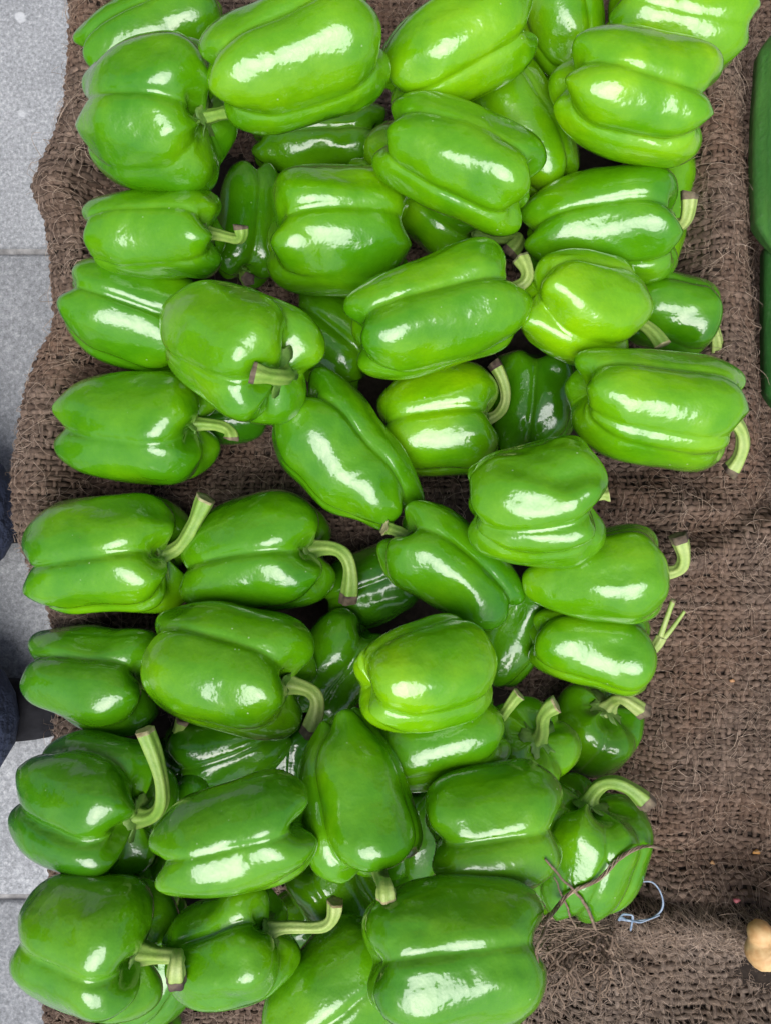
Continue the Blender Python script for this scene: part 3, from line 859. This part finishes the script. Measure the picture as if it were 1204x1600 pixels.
Vb, qb, tb = fibres(sheet2, uv, 7, 30, 90, lift=0.0012, curl=0.2, lie=0.12, r=0.0002)
tag(add('loose_fibres', mesh_np('loose_fibres', np.concatenate([Va, Vb]) - o2, np.concatenate([qa, qb + len(Va)]), tone=np.concatenate([ta, tb])), M['fibre'], sack2), kind='stuff')

# frayed strands at the end of the seam
rg = np.random.default_rng(77)
VV, QQ, TT, off = [], [], [], 0


def strand(pts, r, tone, sides=5, n=22, wob=0.0012):
    global off
    pts = np.array(pts, float)
    t = np.linspace(0, 1, len(pts)); tt = np.linspace(0, 1, n)
    C = np.stack([np.interp(tt, t, pts[:, k]) for k in range(3)], -1)
    for _ in range(3): C[1:-1] = 0.25 * C[:-2] + 0.5 * C[1:-1] + 0.25 * C[2:]
    C[1:] += np.cumsum(rg.normal(size=(n - 1, 3)), 0) * wob * 0.25
    V, q = tube_rings(C, r * (1 - 0.45 * tt ** 2), sides)
    VV.append(V); QQ.append(q + off); TT.append(np.full(len(V), tone)); off += len(V)


for k in range(60):                 # hanging tuft below the seam end
    x0 = rg.uniform(840, 960); y0 = rg.uniform(1445, 1500)
    x1 = x0 + rg.normal() * 34 - 6; y1 = y0 + rg.uniform(20, 100)
    za = rg.uniform(0.060, 0.072)
    strand([P(x0, y0, za), P((x0 + x1) / 2 + rg.normal() * 14, (y0 + y1) / 2, za + rg.uniform(-0.004, 0.008)), P(x1, y1, rg.uniform(0.045, 0.07))], rg.uniform(0.0003, 0.0011), rg.uniform(0, 0.9), wob=0.004)
for k in range(46):                 # brush of fibres pointing left from the seam end
    x0 = rg.uniform(850, 960); y0 = rg.uniform(1420, 1462)
    x1 = rg.uniform(815, 850); y1 = y0 + rg.normal() * 26 - 4
    strand([P(x0, y0, 0.078), P((x0 + x1) / 2, (y0 + y1) / 2 + rg.normal() * 6, 0.084), P(x1, y1, rg.uniform(0.066, 0.085))], rg.uniform(0.0002, 0.0006), rg.uniform(0.1, 0.9))
fr = add('frayed_strands', mesh_np('frayed_strands', np.concatenate(VV) - o2, np.concatenate(QQ), tone=np.concatenate(TT)), mat_jute('frayed_jute', (0.17, 0.12, 0.085), (0.36, 0.27, 0.20), (0.15, 0.10, 0.07)), sack2)
tag(fr, kind='stuff')

# the long loose jute strand lying over the furrowed pepper: three fibres twisted together
VV, QQ, TT, off = [], [], [], 0
path = [(846, 1446, .085), (856, 1434, .088), (866, 1420, .090), (882, 1400, .09), (903, 1388, .09), (925, 1380, .09), (943, 1366, .09), (958, 1350, .09), (970, 1338, .09), (985, 1328, .09), (1002, 1322, .09), (1020, 1322, .09), (1035, 1326, .09), (1048, 1328, .078), (1064, 1332, .070)]


def on_top(px, py, lift, lo):
    for z in np.arange(0.20, lo, -0.0008):          # walk down the sight line to the first surface
        i_, j_ = bins(P(px, py, z)[None, :])
        if HG[max(i_[0] - 1, 0):i_[0] + 2, max(j_[0] - 1, 0):j_[0] + 2].max() + lift >= z: break
    else: z = lo
    return P(px, py, z)


pth = np.array(path, float)
t = np.linspace(0, 1, len(pth)); tt = np.linspace(0, 1, 90)
dn_ = np.stack([np.interp(tt, t, pth[:, k]) for k in range(3)], -1)
for _ in range(10): dn_[1:-1, :2] = 0.25 * dn_[:-2, :2] + 0.5 * dn_[1:-1, :2] + 0.25 * dn_[2:, :2]
C0 = np.array([on_top(a_, b_, 0.0022, c_ if b_ > 1395 or a_ > 1040 else 0.03) for a_, b_, c_ in dn_])
C0[:, 2] = np.max([np.roll(C0[:, 2], k_) for k_ in (-1, 0, 1)], 0)
C0 = np.array([P(a_, b_, c_) for (a_, b_), c_ in zip(dn_[:, :2], C0[:, 2])])
for _ in range(5): C0[1:-1] = 0.25 * C0[:-2] + 0.5 * C0[1:-1] + 0.25 * C0[2:]
for k in range(5):
    ph = k * 1.257
    C = C0 + 0.0008 * np.stack([np.cos(tt * 34 + ph), np.sin(tt * 34 + ph), np.sin(tt * 34 + ph + 1)], -1) * (1 + 0.4 * np.sin(tt * 9 + k))[:, None]
    V, q = tube_rings(C, 0.00048 * (1 - 0.7 * tt ** 3), 5)
    VV.append(V); QQ.append(q + off); TT.append(np.full(len(V), 0.2 + 0.2 * k)); off += len(V)
for (pa, pb) in (([(900, 1450, .088), (880, 1415, .096), (862, 1375, .098)], 0.0007), ([(930, 1452, .086), (905, 1405, .10), (852, 1350, .096)], 0.0010), ([(858, 1440, .092), (830, 1490, .085), (836, 1540, .078)], 0.0009)):
    pq = np.array(pa, float); uu = np.linspace(0, len(pq) - 1, 14)
    strand([on_top(np.interp(u_, range(len(pq)), pq[:, 0]), np.interp(u_, range(len(pq)), pq[:, 1]), 0.002, 0.06) for u_ in uu], pb, 0.4)
js = add('jute_strand', mesh_np('jute_strand', np.concatenate(VV), np.concatenate(QQ), tone=np.concatenate(TT)), mat_jute('jute_strand', (0.15, 0.10, 0.068), (0.42, 0.32, 0.23), (0.20, 0.13, 0.085)))
tag(js, 'loose twisted brown jute strand lying across the furrowed pepper at lower right', 'jute strand')

# blue-grey plastic tie caught on the seam
VV, QQ, TT, off = [], [], [], 0
M['tie'] = mat_simple('plastic_twine', (0.13, 0.19, 0.28), (0.30, 0.37, 0.46), 400, 0.35, 0.4, 0.0003)


def smooth_path(path, n):
    pts = np.array([P(*p) for p in path]); t = np.linspace(0, 1, len(pts)); tt = np.linspace(0, 1, n)
    C = np.stack([np.interp(tt, t, pts[:, k]) for k in range(3)], -1)
    for _ in range(4): C[1:-1] = 0.25 * C[:-2] + 0.5 * C[1:-1] + 0.25 * C[2:]
    return C


for path, r0, r1 in (
        ([(968, 1436, .078), (990, 1440, .082), (1015, 1437, .083), (1034, 1424, .083), (1036, 1408, .084), (1030, 1390, .085), (1018, 1376, .085), (1003, 1378, .084), (985, 1380, .083), (972, 1372, .084), (966, 1366, .084)], 0.0008, 0.00025),
        ([(966, 1438, .079), (972, 1428, .082), (988, 1430, .084), (986, 1444, .082), (984, 1454, .078)], 0.0010, 0.0006),
        ([(968, 1432, .081), (980, 1438, .084), (1000, 1442, .083), (1030, 1430, .084)], 0.0007, 0.0004)):
    C = smooth_path(path, 40)
    s = np.linspace(0, 1, 40)
    V, q = tube_rings(C, (r0 + (r1 - r0) * s) * (1 + 0.15 * np.sin(s * 23)), 8, flat=0.6)
    VV.append(V); QQ.append(q + off); off += len(V)
tag(add('twine_tie', mesh_np('twine_tie', np.concatenate(VV), np.concatenate(QQ)), M['tie']), 'blue-grey plastic twine knotted on the burlap seam beside the furrowed pepper', 'twine')


# ------------------------------------------------------------------ cucumbers in the next compartment
def mat_cuke():
    m, nt, bs = new_mat('cucumber_skin')
    tc = nd(nt, 'ShaderNodeTexCoord')
    mp = nd(nt, 'ShaderNodeMapping'); mp.inputs['Scale'].default_value = (1, 0.16, 1)
    nt.links.new(tc.outputs['Object'], mp.inputs['Vector'])
    n1 = noise(nt, mp.outputs[0], 130, 3); n2 = noise(nt, tc.outputs['Object'], 300, 3)
    oi = nd(nt, 'ShaderNodeObjectInfo')
    c = mixc(nt, ramp(nt, n1, [(0.4, 0.0), (0.75, 0.6)]), oi.outputs['Color'], mixc(nt, 1.0, oi.outputs['Color'], (2.2, 1.7, 1.6), 'MULTIPLY'))
    c = mixc(nt, ramp(nt, n2, [(0.55, 0.0), (0.75, 0.3)]), c, (0.12, 0.22, 0.10))
    nt.links.new(c, bs.inputs['Base Color'])
    bs.inputs['Roughness'].default_value = 0.35
    bp = nd(nt, 'ShaderNodeBump', Strength=0.5, Distance=0.001)
    nt.links.new(n2, bp.inputs['Height']); nt.links.new(bp.outputs[0], bs.inputs['Normal'])
    return m


M['cuke'] = mat_cuke()


def cucumber(p0, p1, w, color, label, seed, bend=0.06):
    rg = np.random.default_rng(seed)
    p0 = np.array(p0); p1 = np.array(p1); d = p1 - p0; L = np.linalg.norm(d)
    perp = np.array([-d[1], d[0], 0]) / L
    s = np.linspace(0, 1, 44)
    C = p0 + s[:, None] * d + perp * (bend * L * np.sin(s * math.pi))[:, None]
    rad = w * np.clip(np.minimum((s / 0.16), 1), 0, 1) ** 0.5 * np.clip(np.minimum(((1 - s) / 0.13), 1), 0.0, 1) ** 0.5 * (0.93 + 0.07 * np.sin(s * 3 + seed))
    rad = np.maximum(rad, 0.0012)
    V, q = tube_rings(C, rad, 54, 9, 0.022)
    V = V + rg.normal(size=V.shape) * 0.00012
    loc = np.array([*((p0 + p1) / 2)[:2], min(p0[2], p1[2]) - w])
    root = add('cucumber', None, loc=tuple(loc)); tag(root, label, 'cucumber', 'cucumbers beyond the right ridge')
    b = add('body', mesh_np('body', V - loc, q), M['cuke'], root); b.color = (*color, 1)
    e = d / L
    V, q = tube_rings([p1 - e * 0.002, p1 + e * 0.006, p1 + e * 0.012], [0.0042, 0.0032, 0.0036], 10)
    add('stem', mesh_np('stem', V - loc, q), M['stem_dark'], root)


zc = 0.045
cucumber(P(1236, 405, zc), P(1233, 42, zc), 0.0235, (0.050, 0.170, 0.035), 'cucumber at the right edge beside the top of the ridge', 2, 0.03)
cucumber(P(1247, 660, 0.026), P(1243, 352, 0.026), 0.0245, (0.024, 0.110, 0.022), 'dark cucumber half hidden behind the right ridge, below the first', 3, 0.02)
cucumber(P(1330, 560, 0.0), P(1340, 200, 0.005), 0.023, (0.015, 0.08, 0.018), 'cucumber lying furthest right behind the other two', 5, 0.02)

# ------------------------------------------------------------------ ginger piece at the right edge
M['ginger'] = mat_simple('ginger_skin', (0.50, 0.25, 0.085), (0.72, 0.52, 0.25), 70, 0.6, 0.5, 0.0008)


def skin_obj(name, verts, edges, radii, mat, parent, loc, sub=2, root=0):
    me = bpy.data.meshes.new(name)
    me.from_pydata([tuple(np.array(v) - loc) for v in verts], edges, [])
    o = add(name, me, mat, parent)
    sk = o.modifiers.new('skin', 'SKIN')
    sl = me.skin_vertices[0].data
    for i, r in enumerate(radii): sl[i].radius = (r, r) if not isinstance(r, tuple) else r
    sl[root].use_root = True
    sk.use_smooth_shade = True
    ss = o.modifiers.new('sub', 'SUBSURF'); ss.levels = sub; ss.render_levels = sub
    return o


gl = P(1200, 1482, 0.062)
nth, nph = 48, 28
TH, PH = np.meshgrid(np.linspace(0, 2 * math.pi, nth, endpoint=False), np.linspace(0, math.pi, nph))
D = np.stack([np.sin(PH) * np.cos(TH), np.sin(PH) * np.sin(TH), np.cos(PH)], -1).reshape(-1, 3)
gc = P(1196, 1478, 0.079)
rad = np.full(len(D), 0.004)
for (gx_, gy_, gz_, gr) in ((1186, 1457, .081, .0080), (1192, 1487, .079, .0112), (1222, 1492, .078, .0115), (1236, 1462, .078, .0085), (1208, 1472, .078, .009)):
    dc = P(gx_, gy_, gz_) - gc
    bq = D @ dc; disc = bq * bq - (dc @ dc - gr * gr)
    hit = np.where(disc > 0, bq + np.sqrt(np.maximum(disc, 0)), 0)
    rad = np.maximum(rad, hit)
R2 = rad.reshape(nph, nth)
for _ in range(2): R2 = (R2 + np.roll(R2, 1, 1) + np.roll(R2, -1, 1) + np.vstack([R2[:1], R2[:-1]]) + np.vstack([R2[1:], R2[-1:]])) / 5
GV = gc + D * (R2.reshape(-1) * (1 + 0.02 * Noise3(np.random.default_rng(3), 8, 9.0)(D)))[:, None]
ii = np.arange(nph - 1)[:, None] * nth; kk = np.arange(nth)[None, :]; k2 = (kk + 1) % nth
gq = np.stack([ii + kk, ii + nth + kk, ii + nth + k2, ii + k2], -1).reshape(-1, 4)
gi = add('ginger_root', mesh_np('ginger_root', GV - gl, gq), M['ginger'], None, tuple(gl))
tag(gi, 'knobbly pale ginger piece lying on the sack at the right edge', 'ginger')


# ------------------------------------------------------------------ crumbs of dry skin on the burlap
def flake(name, px, py, z, size, color, label, cat, seed):
    rg = np.random.default_rng(seed)
    n = 9
    th = np.linspace(0, 6.283, n, endpoint=False)
    r = size * rg.uniform(0.6, 1.1, n)
    top = np.stack([r * np.cos(th), r * 0.7 * np.sin(th), 0.0011 + 0.0008 * np.sin(th * 2 + seed)], -1)
    V = np.concatenate([top, top * 0.96 - [0, 0, 0.0006], [[0, 0, 0.0020]], [[0, 0, 0.0012]]])
    k = np.arange(n); k2 = (k + 1) % n
    t = np.concatenate([np.stack([k, k2, np.full(n, 2 * n)], -1), np.stack([n + k2, n + k, np.full(n, 2 * n + 1)], -1)])
    q = np.stack([k, n + k, n + k2, k2], -1)
    m = mat_simple(name + '_skin', color, tuple(c * 0.6 for c in color), 300, 0.6)
    tag(add(name, mesh_np(name, V, q, t), m, None, tuple(P(px, py, z))), label, cat, 'crumbs of dry skin on the burlap')


def cloth_z(px, py):
    z = 0.05
    for _ in range(5):
        p = P(px, py, z); z = float(hz(p[0] / S + 602, 800 - p[1] / S))
    return z + 0.0022


for (px, py, sz, c_, lab, sd) in (
        (1036, 916, 0.0040, (0.42, 0.17, 0.09), 'reddish skin flake just below the upward curling stem', 1),
        (1180, 1331, 0.0032, (0.55, 0.27, 0.07), 'orange skin flake on the bare burlap near the right edge', 2),
        (1111, 1347, 0.0022, (0.50, 0.28, 0.12), 'tiny tan crumb left of the orange flake', 3),
        (1142, 1063, 0.0020, (0.50, 0.26, 0.12), 'tiny tan crumb on the bare burlap at mid right', 4)):
    flake('skin_flake', px, py, cloth_z(px, py), sz, c_, lab, 'flake', sd)
flake('skin_flake', 1150, 1406, 0.066, 0.0026, (0.26, 0.06, 0.07), 'crimson skin flake above the rolled seam', 'flake', 6)

# ------------------------------------------------------------------ the person standing at the left of the stall
M['denim'] = mat_simple('dark_denim', (0.014, 0.021, 0.050), (0.040, 0.056, 0.10), 14, 0.9, 1.0, 0.012)
M['coat'] = mat_simple('dark_coat', (0.03, 0.03, 0.035), (0.05, 0.05, 0.055), 200, 0.9, 0.4)
M['skin'] = mat_simple('skin', (0.36, 0.19, 0.12), (0.42, 0.23, 0.15), 60, 0.5)
M['shoe'] = mat_simple('shoe_leather', (0.008, 0.008, 0.010), (0.016, 0.016, 0.019), 80, 0.9, 0.3, 0.001, 0.2)
M['hair'] = mat_simple('dark_hair', (0.012, 0.01, 0.009), (0.03, 0.024, 0.02), 300, 0.6)
pl = np.array([-1.06, -0.116, GZ])
per = add('person', None, loc=tuple(pl))
tag(per, 'person in dark blue jeans seated beside the left edge, trouser hems on the pavement', 'person')
xk, yA, yB = -0.466, 0.000, -0.226
ym = (yA + yB) / 2


def pt(x, y, z): return np.array([x, y, z])


skin_obj('body', [pt(-1.100, ym, .06), pt(-1.120, ym, .30), pt(-1.100, ym, .46), pt(-1.090, ym, .54), pt(-1.070, ym, .62), pt(-1.080, ym, .70),
                  pt(-1.100, ym + .17, .43), pt(-1.100, ym + .22, .18), pt(-0.920, ym + .16, .06), pt(-0.840, ym + .14, .06),
                  pt(-1.100, ym - .17, .43), pt(-1.100, ym - .22, .18), pt(-0.920, ym - .16, .06), pt(-0.840, ym - .14, .06)],
         [(0, 1), (1, 2), (2, 3), (3, 4), (4, 5), (2, 6), (6, 7), (7, 8), (8, 9), (2, 10), (10, 11), (11, 12), (12, 13)],
         [.11, .12, .09, .05, .085, .075, .055, .042, .03, .03, .055, .042, .03, .03], M['skin'], per, pl, 2, 0)
skin_obj('coat', [pt(-1.110, ym, .04), pt(-1.120, ym, .30), pt(-1.100, ym, .46), pt(-1.100, ym + .17, .43), pt(-1.100, ym + .22, .18), pt(-0.950, ym + .17, .065),
                  pt(-1.100, ym - .17, .43), pt(-1.100, ym - .22, .18), pt(-0.950, ym - .17, .065)],
         [(0, 1), (1, 2), (2, 3), (3, 4), (4, 5), (2, 6), (6, 7), (7, 8)], [(.15, .13), (.15, .13), .10, .07, .058, .045, .07, .058, .045], M['coat'], per, pl, 2, 0)
skin_obj('hair', [pt(-1.095, ym, .66), pt(-1.090, ym, .74)], [(0, 1)], [.09, .075], M['hair'], per, pl, 2, 0)
skin_obj('jeans', [pt(-1.10, ym, .00), pt(-1.04, yA + .01, -.01), pt(-.86, yA, .0), pt(-.655, yA, .015), pt(-.55, yA, -.18), pt(xk - .012, yA, -.315), pt(xk, yA, -.385),
                   pt(-1.04, yB - .01, -.01), pt(-.86, yB, .0), pt(-.655, yB, .015), pt(-.55, yB, -.18), pt(xk - .012, yB, -.315), pt(xk, yB, -.385)],
         [(0, 1), (1, 2), (2, 3), (3, 4), (4, 5), (5, 6), (0, 7), (7, 8), (8, 9), (9, 10), (10, 11), (11, 12)],
         [.13, .085, .080, .076, .072, .078, .094, .085, .080, .076, .072, .078, .094], M['denim'], per, pl, 2, 0)
for y in (yA, yB):
    skin_obj('shoe', [pt(xk - .05, y, GZ + .042), pt(xk + .05, y, GZ + .038), pt(xk + .12, y, GZ + .032)], [(0, 1), (1, 2)], [.040, .040, .031], M['shoe'], per, pl, 2, 0)

# the low stool under the person
M['wood'] = mat_simple('stool_wood', (0.20, 0.12, 0.06), (0.30, 0.19, 0.10), 40, 0.7, 0.3)
stl = add('stool', None, loc=(-1.12, ym, GZ)); tag(stl, 'low wooden stool under the seated person beyond the left edge', 'stool')


def box(name, c, d, mat, parent):
    V = np.array([[sx * d[0] / 2 + c[0], sy * d[1] / 2 + c[1], sz * d[2] / 2 + c[2]] for sz in (-1, 1) for sx, sy in ((-1, -1), (1, -1), (1, 1), (-1, 1))])
    Q = [(3, 2, 1, 0), (4, 5, 6, 7), (0, 1, 5, 4), (1, 2, 6, 5), (2, 3, 7, 6), (3, 0, 4, 7)]
    return add(name, mesh_np(name, V, Q, smooth=False), mat, parent)


box('seat', (0, 0, 0.30), (0.34, 0.36, 0.03), M['wood'], stl)
for sx in (-1, 1):
    for sy in (-1, 1): box('leg', (sx * 0.14, sy * 0.15, 0.142), (0.035, 0.035, 0.284), M['wood'], stl)



# ------------------------------------------------------------------ unseen facade added out of the frame for the fruit to mirror
M['render'] = mat_simple('wall_render', (0.20, 0.17, 0.14), (0.27, 0.23, 0.19), 3, 0.9, 0.3, 0.004)
M['pane'] = mat_simple('window_glass', (0.02, 0.025, 0.03), (0.04, 0.045, 0.05), 4, 0.08)
M['frame'] = mat_simple('window_frame', (0.45, 0.44, 0.42), (0.52, 0.51, 0.49), 8, 0.6)
hs = add('added_house', None, loc=(0, 4.6, GZ)); tag(hs, 'added two-storey facade beyond the top edge, unseen, for the peppers to mirror', 'added_house')
box('wall', (0, 1.5, 2.9), (16, 3.0, 5.8), M['render'], hs)
for fx in (-5.2, -2.6, 0, 2.6, 5.2):
    for fz in (1.6, 4.4):
        w_ = box('window', (fx, -0.02, fz), (1.2, 0.05, 1.5), M['frame'], hs)
        box('pane', (fx, -0.035, fz), (1.06, 0.05, 1.36), M['pane'], w_)
